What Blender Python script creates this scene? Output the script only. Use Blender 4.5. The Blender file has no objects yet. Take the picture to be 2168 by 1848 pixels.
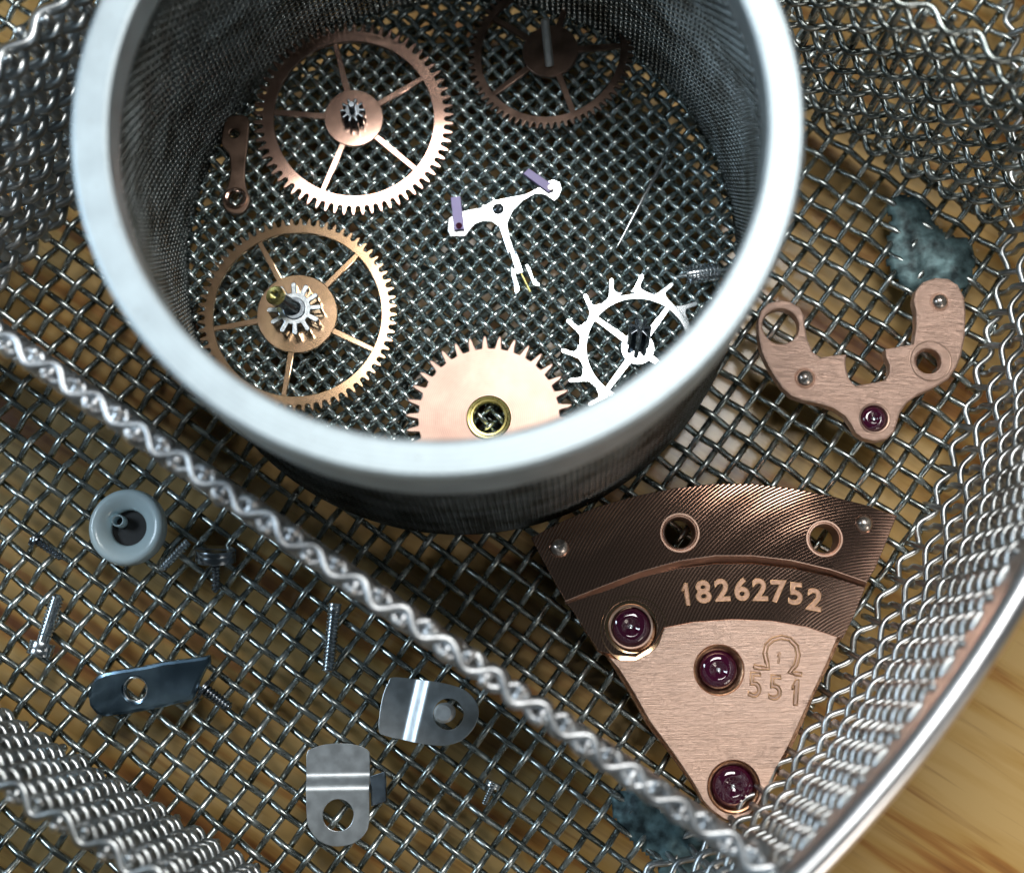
import bpy, bmesh, math, random
import numpy as np
from mathutils import Vector, Matrix, Euler, noise

random.seed(7); rng = np.random.default_rng(7)
sc = bpy.context.scene
R = math.radians
# ------------------------------------------------------------------ camera (1 unit = 1 mm)
CAM_H, TILT, ROLL, FPX, CX, CY = 62.49, R(10.245), R(-3.38), 3000.0, 1084.0, 924.0
cam = bpy.data.cameras.new('camera'); cam_o = bpy.data.objects.new('camera', cam)
sc.collection.objects.link(cam_o); sc.camera = cam_o
CM = Matrix.Rotation(TILT, 3, 'X') @ Matrix.Rotation(ROLL, 3, 'Z')
cam_o.matrix_world = Matrix.Translation((0, 0, CAM_H)) @ CM.to_4x4()
cam.sensor_fit = 'HORIZONTAL'; cam.sensor_width = 36.0
cam.lens = FPX / 2168 * 36
cam.clip_start = 1; cam.clip_end = 2000
cam.dof.use_dof = True; cam.dof.focus_distance = 61.2; cam.dof.aperture_fstop = 0.044

# ------------------------------------------------------------------ world and lamps
w = bpy.data.worlds.new('World'); sc.world = w; w.use_nodes = True
bg = w.node_tree.nodes['Background']
bg.inputs['Color'].default_value = (0.60, 0.74, 0.80, 1); bg.inputs['Strength'].default_value = 0.045

def area(name, loc, target, sx, sy, power, col):
    l = bpy.data.lights.new(name, 'AREA'); l.shape = 'RECTANGLE'; l.size = sx; l.size_y = sy
    l.energy = power; l.color = col
    o = bpy.data.objects.new(name, l); sc.collection.objects.link(o)
    d = Vector(target) - Vector(loc)
    o.matrix_world = Matrix.Translation(loc) @ d.to_track_quat('-Z', 'Y').to_matrix().to_4x4()
    return o
area('desk_lamp', (11, 45, 104), (4, 12, 0), 46, 32, 56000, (1.0, 0.985, 0.95))
area('window_light', (-96, 34, 84), (-4, 8, 0), 40, 32, 52000, (0.70, 0.86, 1.0))
area('room_light', (58, -62, 46), (6, 4, 4), 34, 26, 17000, (1.0, 0.90, 0.80))

sc.view_settings.view_transform = 'Standard'; sc.view_settings.look = 'None'
sc.view_settings.exposure = 0.30; sc.view_settings.gamma = 1.0
sc.cycles.max_bounces = 8; sc.cycles.transparent_max_bounces = 8
sc.cycles.use_denoising = True; sc.cycles.caustics_reflective = False
sc.cycles.sample_clamp_indirect = 6.0

# ------------------------------------------------------------------ helpers
def P(u, v, z=0.0):
    """world point at height z seen at photograph pixel u, v"""
    d = CM @ Vector(((u - CX) / FPX, -(v - CY) / FPX, -1.0))
    t = (z - CAM_H) / d.z
    return Vector((d.x * t, d.y * t, z))
def crop(ox, oy, s):
    return lambda pts, z=0.0: [P(ox + x / s, oy + y / s, z) for x, y in pts]

def link(o, parent=None):
    sc.collection.objects.link(o)
    if parent is not None: o.parent = parent
    return o
def empty(name, loc=(0, 0, 0), label=None, cat=None, group=None, parent=None):
    o = bpy.data.objects.new(name, None); link(o, parent); o.location = loc; o.empty_display_size = 0.5
    tag(o, label, cat, group); return o
def tag(o, label=None, cat=None, group=None, kind=None):
    if label: o['label'] = label
    if cat: o['category'] = cat
    if group: o['group'] = group
    if kind: o['kind'] = kind
    return o
def np_mesh(name, V, F, mat, smooth=True):
    """V (n,3), F (m,4) quads"""
    me = bpy.data.meshes.new(name); V = np.asarray(V, np.float32); F = np.asarray(F, np.int32)
    k = F.shape[1]
    me.vertices.add(len(V)); me.vertices.foreach_set('co', V.ravel())
    me.loops.add(F.size); me.loops.foreach_set('vertex_index', F.ravel())
    me.polygons.add(len(F)); me.polygons.foreach_set('loop_start', np.arange(0, F.size, k, dtype=np.int32))
    me.polygons.foreach_set('use_smooth', np.full(len(F), smooth))
    me.update(calc_edges=True); me.materials.append(mat); return me
def tube_geo(path, r, sides=6, ref=(0, 0, 1), closed=False, cap=True):
    p = np.asarray(path, float); n = len(p)
    t = np.gradient(p, axis=0) if not closed else np.roll(p, -1, 0) - np.roll(p, 1, 0)
    t /= np.linalg.norm(t, axis=1)[:, None] + 1e-12
    ref = np.broadcast_to(np.asarray(ref, float), p.shape)
    a = ref - (ref * t).sum(1)[:, None] * t; a /= np.linalg.norm(a, axis=1)[:, None] + 1e-12
    b = np.cross(t, a)
    r = np.broadcast_to(np.asarray(r, float), (n,))
    th = np.arange(sides) / sides * 2 * np.pi
    V = p[:, None] + r[:, None, None] * (np.cos(th)[None, :, None] * a[:, None] + np.sin(th)[None, :, None] * b[:, None])
    V = V.reshape(-1, 3)
    m = n if closed else n - 1
    i = np.arange(m)[:, None]; j = np.arange(sides)[None]
    i2 = (i + 1) % n; j2 = (j + 1) % sides
    F = np.stack([i * sides + j, i * sides + j2, i2 * sides + j2, i2 * sides + j], -1).reshape(-1, 4)
    if cap and not closed:
        for e, base, flip in ((p[0], 0, 1), (p[-1], (n - 1) * sides, 0)):
            V = np.vstack([V, e]); c = len(V) - 1
            q = [(base + k, base + (k + 1) % sides) for k in range(0, sides)]
            tri = [[c, y, x, c] if flip else [c, x, y, c] for x, y in q]
            # quads that use centre plus two steps
            qs = [[c, base + k, base + (k + 1) % sides, base + (k + 2) % sides] for k in range(0, sides - 1, 2)] if sides % 2 == 0 else []
            if not flip: pass
            if qs: F = np.vstack([F, [x[::-1] if flip else x for x in qs]])
    return V, F
def tube(name, path, r, mat, parent=None, sides=8, ref=(0, 0, 1), closed=False):
    V, F = tube_geo(path, r, sides, ref, closed)
    return link(bpy.data.objects.new(name, np_mesh(name, V, F, mat)), parent)
def join_geo(parts):
    Vs, Fs, k = [], [], 0
    for V, F in parts: Vs.append(V); Fs.append(F + k); k += len(V)
    return np.vstack(Vs), np.vstack(Fs)
def lathe_geo(prof, n=64, closed_prof=False):
    pr = np.asarray(prof, float); m = len(pr); th = np.arange(n) / n * 2 * np.pi
    V = np.stack([pr[:, 0][None] * np.cos(th)[:, None], pr[:, 0][None] * np.sin(th)[:, None], np.broadcast_to(pr[:, 1][None], (n, m))], -1).reshape(-1, 3)
    i = np.arange(n)[:, None]; j = np.arange(m if closed_prof else m - 1)[None]; i2 = (i + 1) % n; j2 = (j + 1) % m
    return V, np.stack([i * m + j, i2 * m + j, i2 * m + j2, i * m + j2], -1).reshape(-1, 4)
def axis_mat(p0, p1):
    p0, p1 = Vector(p0), Vector(p1)
    return Matrix.Translation(p0) @ (p1 - p0).to_track_quat('Z', 'Y').to_matrix().to_4x4()
def lathe(name, prof, mat, parent=None, M=None, n=64, closed_prof=False, sharp=40):
    V, F = lathe_geo(prof, n, closed_prof)
    if M is not None:
        A = np.array(M); V = V @ A[:3, :3].T + A[:3, 3]
    me = np_mesh(name, V, F, mat)
    me.set_sharp_from_angle(angle=R(sharp))
    return link(bpy.data.objects.new(name, me), parent)
def plate_mesh(name, loops, t, mat, bevel=0.02, z0=0.0, res=1):
    """closed 2D loops (first the outline, the others holes) -> solid from z0 to z0+t with bevelled edges"""
    cu = bpy.data.curves.new(name, 'CURVE'); cu.dimensions = '2D'; cu.fill_mode = 'BOTH'
    bevel = min(bevel, t * 0.45)
    cu.extrude = max(t / 2 - bevel, 0.0); cu.bevel_depth = bevel; cu.bevel_resolution = res; cu.offset = -bevel
    for lp in loops:
        s = cu.splines.new('POLY'); s.points.add(len(lp) - 1)
        for k, q in enumerate(lp): s.points[k].co = (q[0], q[1], 0, 1)
        s.use_cyclic_u = True
    o = bpy.data.objects.new(name, cu); me = bpy.data.meshes.new_from_object(o)
    bpy.data.objects.remove(o); bpy.data.curves.remove(cu)
    me.transform(Matrix.Translation((0, 0, z0 + t / 2)))
    me.materials.clear(); me.materials.append(mat)
    me.polygons.foreach_set('use_smooth', np.full(len(me.polygons), True)); me.set_sharp_from_angle(angle=R(32))
    me.name = name
    return me
def plate(name, loops, t, mat, parent=None, bevel=0.02, z0=0.0, M=None):
    me = plate_mesh(name, loops, t, mat, bevel, z0)
    if M is not None: me.transform(M)
    return link(bpy.data.objects.new(name, me), parent)
def digit_one(h, w, t, mat, M, stroke_r):
    x = w * 0.5; pts = [(-2.1 * x, h * .22), (-.6 * x, h * .5), (x, h * .5), (x, -h * .5), (-x, -h * .5), (-x, h * .27), (-2.1 * x, h * .08)]
    a = plate_mesh('one', [pts], t, mat, 0.003) if t > 0 else None
    q = []
    for i in range(len(pts)):
        p0, p1 = Vector(pts[i]), Vector(pts[(i + 1) % len(pts)])
        q += [tuple(p0.lerp(p1, f)) + (max(t, 0.002),) for f in (0.04, 0.5, 0.96)]
    V, F = tube_geo(q, stroke_r, 6, closed=True); b = np_mesh('one_outline', V, F, M_ink)
    bm = bmesh.new()
    if a: bm.from_mesh(a)
    k = len(bm.faces); bm.from_mesh(b); bm.faces.ensure_lookup_table()
    for f in bm.faces[k:]: f.material_index = 1
    me = bpy.data.meshes.new('one'); bm.to_mesh(me); bm.free(); me.materials.append(mat); me.materials.append(M_ink); me.transform(M)
    return me
def circ(cx, cy, r, n=48, ph=0.0):
    return [(cx + r * math.cos(ph + 2 * math.pi * k / n), cy + r * math.sin(ph + 2 * math.pi * k / n)) for k in range(n)]
def smooth_loop(pts, per=6):
    """closed Catmull-Rom through the points"""
    n = len(pts); out = []
    for i in range(n):
        p0, p1, p2, p3 = (Vector(pts[(i + k - 1) % n][:2]) for k in range(4))
        for j in range(per):
            t = j / per
            out.append(tuple(0.5 * ((2 * p1) + (p2 - p0) * t + (2 * p0 - 5 * p1 + 4 * p2 - p3) * t * t + (3 * p1 - p0 - 3 * p2 + p3) * t ** 3)))
    return out
def join_objs_mesh(name, meshes, mat):
    bm = bmesh.new()
    for m in meshes: bm.from_mesh(m)
    me = bpy.data.meshes.new(name); bm.to_mesh(me); bm.free(); me.materials.append(mat); return me
def text_mesh(name, s, size, mat, M, extrude=0.006, fill=True, bevel=0.0, offset=0.0):
    cu = bpy.data.curves.new(name, 'FONT'); cu.body = s; cu.size = size; cu.extrude = extrude; cu.align_x = 'CENTER'; cu.align_y = 'CENTER'
    cu.fill_mode = 'BOTH' if fill else 'NONE'; cu.bevel_depth = bevel; cu.offset = offset; cu.resolution_u = 6
    o = bpy.data.objects.new(name, cu); me = bpy.data.meshes.new_from_object(o)
    bpy.data.objects.remove(o); bpy.data.curves.remove(cu)
    me.materials.clear(); me.materials.append(mat); me.transform(M); return me

# ------------------------------------------------------------------ materials
def new_mat(name):
    m = bpy.data.materials.new(name); m.use_nodes = True
    return m, m.node_tree.nodes, m.node_tree.links, m.node_tree.nodes['Principled BSDF']
def metal(name, col, rough=0.3, var=0.25, scale=3.0, bump=0.0, bscale=30, brush=None, metallic=1.0, dark=None, rvar=0.15):
    m, N, L, b = new_mat(name)
    tc = N.new('ShaderNodeTexCoord'); no = N.new('ShaderNodeTexNoise')
    L.new(tc.outputs['Object'], no.inputs['Vector']); no.inputs['Scale'].default_value = scale; no.inputs['Detail'].default_value = 5
    mx = N.new('ShaderNodeMix'); mx.data_type = 'RGBA'
    d = dark or tuple(c * (1 - var) for c in col)
    mx.inputs[6].default_value = (*d, 1); mx.inputs[7].default_value = (*col, 1)
    cr = N.new('ShaderNodeMapRange'); cr.inputs[1].default_value = 0.35; cr.inputs[2].default_value = 0.65
    L.new(no.outputs['Fac'], cr.inputs[0]); L.new(cr.outputs[0], mx.inputs[0])
    L.new(mx.outputs[2], b.inputs['Base Color'])
    b.inputs['Metallic'].default_value = metallic
    mr = N.new('ShaderNodeMapRange'); mr.inputs[3].default_value = max(rough - rvar * rough, 0.02); mr.inputs[4].default_value = rough + rvar * rough
    L.new(no.outputs['Fac'], mr.inputs[0]); L.new(mr.outputs[0], b.inputs['Roughness'])
    if brush or bump:
        mp = N.new('ShaderNodeMapping'); L.new(tc.outputs['Object'], mp.inputs['Vector'])
        if brush: mp.inputs['Rotation'].default_value = (0, 0, brush[0]); mp.inputs['Scale'].default_value = (brush[1], brush[2], 1)
        n2 = N.new('ShaderNodeTexNoise'); n2.inputs['Scale'].default_value = bscale; n2.inputs['Detail'].default_value = 3
        L.new(mp.outputs[0], n2.inputs['Vector'])
        bp = N.new('ShaderNodeBump'); bp.inputs['Strength'].default_value = bump; bp.inputs['Distance'].default_value = 0.03
        L.new(n2.outputs['Fac'], bp.inputs['Height']); L.new(bp.outputs[0], b.inputs['Normal'])
    return m
M_wire = metal('steel_wire', (0.56, 0.61, 0.60), 0.27, dark=(0.22, 0.25, 0.24), scale=1.2, rvar=0.3)
M_frost = metal('frosted_edge_wire', (0.82, 0.85, 0.87), 0.40, dark=(0.40, 0.41, 0.42), scale=1.6, bump=0.3, bscale=9)
M_wire_wall = metal('wall_wire', (0.66, 0.69, 0.70), 0.34, dark=(0.40, 0.42, 0.42), scale=0.8, rvar=0.3)
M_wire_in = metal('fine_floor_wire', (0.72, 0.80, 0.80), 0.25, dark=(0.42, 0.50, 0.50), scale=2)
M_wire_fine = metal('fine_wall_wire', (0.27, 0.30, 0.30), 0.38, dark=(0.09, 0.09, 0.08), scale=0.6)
M_ring = metal('satin_ring', (0.60, 0.69, 0.73), 0.55, dark=(0.50, 0.58, 0.62), scale=0.8, bump=0.12, bscale=12)
def turned(m, scale=2.2, strength=0.35, cx=0.0, cy=0.0):
    N, L = m.node_tree.nodes, m.node_tree.links; b = N['Principled BSDF']
    tc = N.new('ShaderNodeTexCoord'); wv = N.new('ShaderNodeTexWave'); wv.wave_type = 'RINGS'; wv.rings_direction = 'Z'
    wv.inputs['Scale'].default_value = scale; wv.inputs['Distortion'].default_value = 0.9; wv.inputs['Detail'].default_value = 3; L.new(tc.outputs['Object'], wv.inputs['Vector'])
    bp = N.new('ShaderNodeBump'); bp.inputs['Strength'].default_value = strength; bp.inputs['Distance'].default_value = 0.02
    L.new(wv.outputs['Fac'], bp.inputs['Height']); L.new(bp.outputs[0], b.inputs['Normal'])
    src = b.inputs['Base Color'].links[0].from_socket; mx = N.new('ShaderNodeMix'); mx.data_type = 'RGBA'; mx.blend_type = 'MULTIPLY'; mx.inputs[0].default_value = 0.12
    L.new(src, mx.inputs[6]); L.new(wv.outputs['Color'], mx.inputs[7]); L.new(mx.outputs[2], b.inputs['Base Color'])
M_face = metal('turned_copper_face', (0.80, 0.57, 0.47), 0.42, scale=0.7, dark=(0.60, 0.40, 0.33)); turned(M_face, 3.6, 0.10)
def ring_marks(m):
    N, L = m.node_tree.nodes, m.node_tree.links; b = N['Principled BSDF']; src = b.inputs['Base Color'].links[0].from_socket
    tc = N.new('ShaderNodeTexCoord'); sp = N.new('ShaderNodeTexNoise'); sp.inputs['Scale'].default_value = 5.5; sp.inputs['Detail'].default_value = 3
    L.new(tc.outputs['Object'], sp.inputs['Vector'])
    mr = N.new('ShaderNodeMapRange'); mr.inputs[1].default_value = 0.66; mr.inputs[2].default_value = 0.74; L.new(sp.outputs['Fac'], mr.inputs[0])
    ml = N.new('ShaderNodeMath'); ml.operation = 'MULTIPLY'; ml.inputs[1].default_value = 0.45; L.new(mr.outputs[0], ml.inputs[0])
    mx = N.new('ShaderNodeMix'); mx.data_type = 'RGBA'; L.new(ml.outputs[0], mx.inputs[0]); L.new(src, mx.inputs[6]); mx.inputs[7].default_value = (0.16, 0.14, 0.12, 1)
    L.new(mx.outputs[2], b.inputs['Base Color'])
    wv = N.new('ShaderNodeTexWave'); wv.wave_type = 'RINGS'; wv.rings_direction = 'Z'; wv.inputs['Scale'].default_value = 1.6; wv.inputs['Distortion'].default_value = 0.6
    L.new(tc.outputs['Object'], wv.inputs['Vector']); bp = N.new('ShaderNodeBump'); bp.inputs['Strength'].default_value = 0.3; bp.inputs['Distance'].default_value = 0.01
    L.new(wv.outputs['Fac'], bp.inputs['Height']); L.new(bp.outputs[0], b.inputs['Normal'])
ring_marks(M_ring)
M_rim = metal('rim_steel', (0.90, 0.92, 0.95), 0.33, scale=0.5, var=0.15)
M_band = metal('rim_band', (0.55, 0.57, 0.58), 0.45, scale=1.5, var=0.3)
M_gear1 = metal('rose_gilt', (0.74, 0.48, 0.38), 0.15, scale=1.4, dark=(0.60, 0.38, 0.30), rvar=0.03)
M_gear2 = metal('yellow_gilt', (0.70, 0.46, 0.29), 0.15, scale=1.2, dark=(0.58, 0.38, 0.22), rvar=0.03)
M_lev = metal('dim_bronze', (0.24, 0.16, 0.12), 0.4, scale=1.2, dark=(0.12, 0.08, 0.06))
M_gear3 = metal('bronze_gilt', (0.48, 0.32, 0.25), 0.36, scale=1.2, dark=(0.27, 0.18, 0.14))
M_crown = metal('copper_disc', (0.72, 0.50, 0.40), 0.44, scale=1.0, dark=(0.60, 0.40, 0.31), bump=0.10, bscale=30)
M_brass = metal('brass', (0.86, 0.74, 0.28), 0.28, scale=3, var=0.2)
M_steel = metal('bright_steel', (0.86, 0.90, 0.93), 0.16, scale=2, var=0.08)
M_steel_b = metal('brushed_steel', (0.66, 0.71, 0.74), 0.36, scale=2, var=0.2, bump=0.1, bscale=40)
M_pin = metal('turned_pin', (0.88, 0.90, 0.90), 0.55, scale=2, var=0.2, bump=0.2, bscale=20)
M_ball = metal('polished_pin', (0.92, 0.80, 0.72), 0.26, scale=3, var=0.2)
M_dark = metal('dark_steel', (0.30, 0.34, 0.38), 0.22, scale=3, var=0.4)
M_blue = metal('blued_steel', (0.30, 0.43, 0.54), 0.17, scale=0.5, dark=(0.10, 0.16, 0.22))
M_scr = metal('screw_steel', (0.66, 0.72, 0.76), 0.22, scale=3, var=0.3)
def brushed_copper(name, col, ang, fine=13):
    m, N, L, b = new_mat(name)
    tc = N.new('ShaderNodeTexCoord'); mp = N.new('ShaderNodeMapping'); L.new(tc.outputs['Object'], mp.inputs['Vector'])
    vr = N.new('ShaderNodeVectorRotate'); vr.rotation_type = 'Z_AXIS'; vr.inputs['Angle'].default_value = ang; L.new(tc.outputs['Object'], vr.inputs['Vector']); L.new(vr.outputs[0], mp.inputs['Vector']); mp.inputs['Scale'].default_value = (0.3, fine, 1)
    n1 = N.new('ShaderNodeTexNoise'); n1.inputs['Scale'].default_value = 2.0; n1.inputs['Detail'].default_value = 6; n1.inputs['Roughness'].default_value = 0.7
    L.new(mp.outputs[0], n1.inputs['Vector'])
    n2 = N.new('ShaderNodeTexNoise'); n2.inputs['Scale'].default_value = 0.5; L.new(tc.outputs['Object'], n2.inputs['Vector'])
    cr = N.new('ShaderNodeMapRange'); cr.inputs[1].default_value = 0.3; cr.inputs[2].default_value = 0.7
    L.new(n1.outputs['Fac'], cr.inputs[0])
    mx = N.new('ShaderNodeMix'); mx.data_type = 'RGBA'; mx.inputs[6].default_value = (col[0] * .80, col[1] * .74, col[2] * .70, 1); mx.inputs[7].default_value = (*col, 1)
    L.new(cr.outputs[0], mx.inputs[0]); L.new(mx.outputs[2], b.inputs['Base Color'])
    b.inputs['Metallic'].default_value = 1; b.inputs['Roughness'].default_value = 0.47
    bp = N.new('ShaderNodeBump'); bp.inputs['Strength'].default_value = 0.8; bp.inputs['Distance'].default_value = 0.04
    L.new(n1.outputs['Fac'], bp.inputs['Height']); L.new(bp.outputs[0], b.inputs['Normal'])
    return m
M_cop_brush = brushed_copper('brushed_rose_copper', (1.0, 0.73, 0.60), R(2))
M_cop_brush2 = brushed_copper('brushed_copper_bridge', (0.88, 0.63, 0.52), R(8), 24)
M_cop_side = metal('copper_edge', (0.62, 0.36, 0.22), 0.30, scale=4, dark=(0.34, 0.17, 0.10), bump=0.3, bscale=20)
M_ink = metal('engraving_copper', (0.62, 0.38, 0.22), 0.38, scale=8, var=0.2)
M_num = metal('stamped_number_copper', (0.66, 0.41, 0.29), 0.42, scale=8, var=0.3)
def snailed(name, col, cx, cy, rough=0.13):
    """polished copper with fine circular machining rings"""
    m, N, L, b = new_mat(name)
    tc = N.new('ShaderNodeTexCoord'); mp = N.new('ShaderNodeMapping'); L.new(tc.outputs['Object'], mp.inputs['Vector'])
    mp.inputs['Location'].default_value = (-cx, -cy, 0)
    wv = N.new('ShaderNodeTexWave'); wv.wave_type = 'RINGS'; wv.rings_direction = 'Z'; wv.inputs['Scale'].default_value = 2.4
    wv.inputs['Distortion'].default_value = 0.0
    w2 = N.new('ShaderNodeTexWave'); w2.wave_type = 'RINGS'; w2.rings_direction = 'Z'; w2.inputs['Scale'].default_value = 0.22; w2.inputs['Distortion'].default_value = 1.5; L.new(mp.outputs[0], w2.inputs['Vector'])
    b3 = N.new('ShaderNodeBump'); b3.inputs['Strength'].default_value = 0.06; b3.inputs['Distance'].default_value = 0.05; L.new(w2.outputs['Fac'], b3.inputs['Height'])
    L.new(mp.outputs[0], wv.inputs['Vector'])
    no = N.new('ShaderNodeTexNoise'); no.inputs['Scale'].default_value = 1.3; no.inputs['Detail'].default_value = 4; L.new(tc.outputs['Object'], no.inputs['Vector'])
    bp = N.new('ShaderNodeBump'); bp.inputs['Strength'].default_value = 0.27; bp.inputs['Distance'].default_value = 0.010
    L.new(wv.outputs['Fac'], bp.inputs['Height'])
    b2 = N.new('ShaderNodeBump'); b2.inputs['Strength'].default_value = 0.04; b2.inputs['Distance'].default_value = 0.06
    L.new(no.outputs['Fac'], b2.inputs['Height']); L.new(b3.outputs[0], b2.inputs['Normal']); L.new(b2.outputs[0], bp.inputs['Normal']); L.new(bp.outputs[0], b.inputs['Normal'])
    mx = N.new('ShaderNodeMix'); mx.data_type = 'RGBA'; mx.inputs[6].default_value = (col[0] * .5, col[1] * .45, col[2] * .42, 1); mx.inputs[7].default_value = (*col, 1)
    L.new(wv.outputs['Fac'], mx.inputs[0]); L.new(mx.outputs[2], b.inputs['Base Color'])
    b.inputs['Metallic'].default_value = 1; b.inputs['Roughness'].default_value = rough
    return m
def simple(name, col, rough=0.4, metallic=0, trans=0, coat=0, ior=1.5, sss=0, alpha=1):
    m, N, L, b = new_mat(name)
    b.inputs['Base Color'].default_value = (*col, 1); b.inputs['Roughness'].default_value = rough; b.inputs['Metallic'].default_value = metallic
    b.inputs['Transmission Weight'].default_value = trans; b.inputs['Coat Weight'].default_value = coat; b.inputs['IOR'].default_value = ior
    b.inputs['Subsurface Weight'].default_value = sss
    no = N.new('ShaderNodeTexNoise'); no.inputs['Scale'].default_value = 6; mr = N.new('ShaderNodeMapRange')
    tc = N.new('ShaderNodeTexCoord'); L.new(tc.outputs['Object'], no.inputs['Vector'])
    mr.inputs[3].default_value = rough * 0.8; mr.inputs[4].default_value = min(rough * 1.25, 1); L.new(no.outputs['Fac'], mr.inputs[0]); L.new(mr.outputs[0], b.inputs['Roughness'])
    return m
M_ruby = simple('ruby_jewel', (0.07, 0.002, 0.028), 0.06, coat=1.0, ior=1.76)
M_palletstone = simple('pale_pallet_stone', (0.50, 0.44, 0.80), 0.45, coat=0.0)
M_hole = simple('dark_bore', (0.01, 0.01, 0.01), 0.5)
M_plastic = simple('frosted_plastic', (0.78, 0.94, 0.98), 0.30, trans=0.3, coat=0.5, ior=1.45, sss=0.0)
def solder_mat():
    m, N, L, b = new_mat('patinated_solder')
    tc = N.new('ShaderNodeTexCoord'); no = N.new('ShaderNodeTexNoise'); no.inputs['Scale'].default_value = 1.6; no.inputs['Detail'].default_value = 8
    L.new(tc.outputs['Object'], no.inputs['Vector'])
    cr = N.new('ShaderNodeValToRGB'); L.new(no.outputs['Fac'], cr.inputs[0])
    cr.color_ramp.elements[0].position = 0.35; cr.color_ramp.elements[0].color = (0.025, 0.045, 0.05, 1)
    cr.color_ramp.elements[1].position = 0.68; cr.color_ramp.elements[1].color = (0.20, 0.33, 0.35, 1)
    L.new(cr.outputs[0], b.inputs['Base Color']); b.inputs['Metallic'].default_value = 0.35; b.inputs['Roughness'].default_value = 0.5
    bp = N.new('ShaderNodeBump'); bp.inputs['Strength'].default_value = 0.5; bp.inputs['Distance'].default_value = 0.15
    L.new(no.outputs['Fac'], bp.inputs['Height']); L.new(bp.outputs[0], b.inputs['Normal'])
    return m
M_solder = solder_mat()
def wood_mat():
    m, N, L, b = new_mat('lacquered_bamboo')
    tc = N.new('ShaderNodeTexCoord'); mp = N.new('ShaderNodeMapping'); L.new(tc.outputs['Object'], mp.inputs['Vector'])
    vr = N.new('ShaderNodeVectorRotate'); vr.rotation_type = 'Z_AXIS'; vr.inputs['Angle'].default_value = R(36); L.new(tc.outputs['Object'], vr.inputs['Vector']); L.new(vr.outputs[0], mp.inputs['Vector']); mp.inputs['Scale'].default_value = (0.045, 0.42, 1)
    no = N.new('ShaderNodeTexNoise'); no.inputs['Scale'].default_value = 1.6; no.inputs['Detail'].default_value = 5; no.inputs['Distortion'].default_value = 0.3
    L.new(mp.outputs[0], no.inputs['Vector'])
    cr = N.new('ShaderNodeValToRGB'); L.new(no.outputs['Fac'], cr.inputs[0]); e = cr.color_ramp.elements
    e[0].position = 0.30; e[0].color = (0.24, 0.075, 0.010, 1); e[1].position = 0.58; e[1].color = (0.80, 0.53, 0.20, 1)
    x = e.new(0.40); x.color = (0.54, 0.25, 0.055, 1); x = e.new(0.46); x.color = (0.70, 0.42, 0.12, 1)
    # darker fibre flecks
    mp2 = N.new('ShaderNodeMapping'); L.new(vr.outputs[0], mp2.inputs['Vector']); mp2.inputs['Scale'].default_value = (0.07, 1.3, 1)
    n2 = N.new('ShaderNodeTexNoise'); n2.inputs['Scale'].default_value = 2.3; n2.inputs['Detail'].default_value = 2; L.new(mp2.outputs[0], n2.inputs['Vector'])
    r2 = N.new('ShaderNodeMapRange'); r2.inputs[1].default_value = 0.58; r2.inputs[2].default_value = 0.9; L.new(n2.outputs['Fac'], r2.inputs[0])
    mx = N.new('ShaderNodeMix'); mx.data_type = 'RGBA'; L.new(r2.outputs[0], mx.inputs[0]); L.new(cr.outputs[0], mx.inputs[6]); mx.inputs[7].default_value = (0.36, 0.13, 0.025, 1)
    L.new(mx.outputs[2], b.inputs['Base Color']); b.inputs['Roughness'].default_value = 0.5
    b.inputs['Coat Weight'].default_value = 0.6; b.inputs['Coat Roughness'].default_value = 0.12
    return m
M_wood = wood_mat()

# ------------------------------------------------------------------ the surface under the basket
BZ = -2.4
me = bpy.data.meshes.new('tabletop')
me.from_pydata([(-150, -150, BZ), (150, -150, BZ), (150, 150, BZ), (-150, 150, BZ), (-150, -150, BZ - 8), (150, -150, BZ - 8), (150, 150, BZ - 8), (-150, 150, BZ - 8)], [],
               [(0, 1, 2, 3), (7, 6, 5, 4), (0, 4, 5, 1), (1, 5, 6, 2), (2, 6, 7, 3), (3, 7, 4, 0)])
me.materials.append(M_wood)
tag(link(bpy.data.objects.new('tabletop', me)), 'amber lacquered bamboo board under the mesh basket', 'board', kind='structure')

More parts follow.
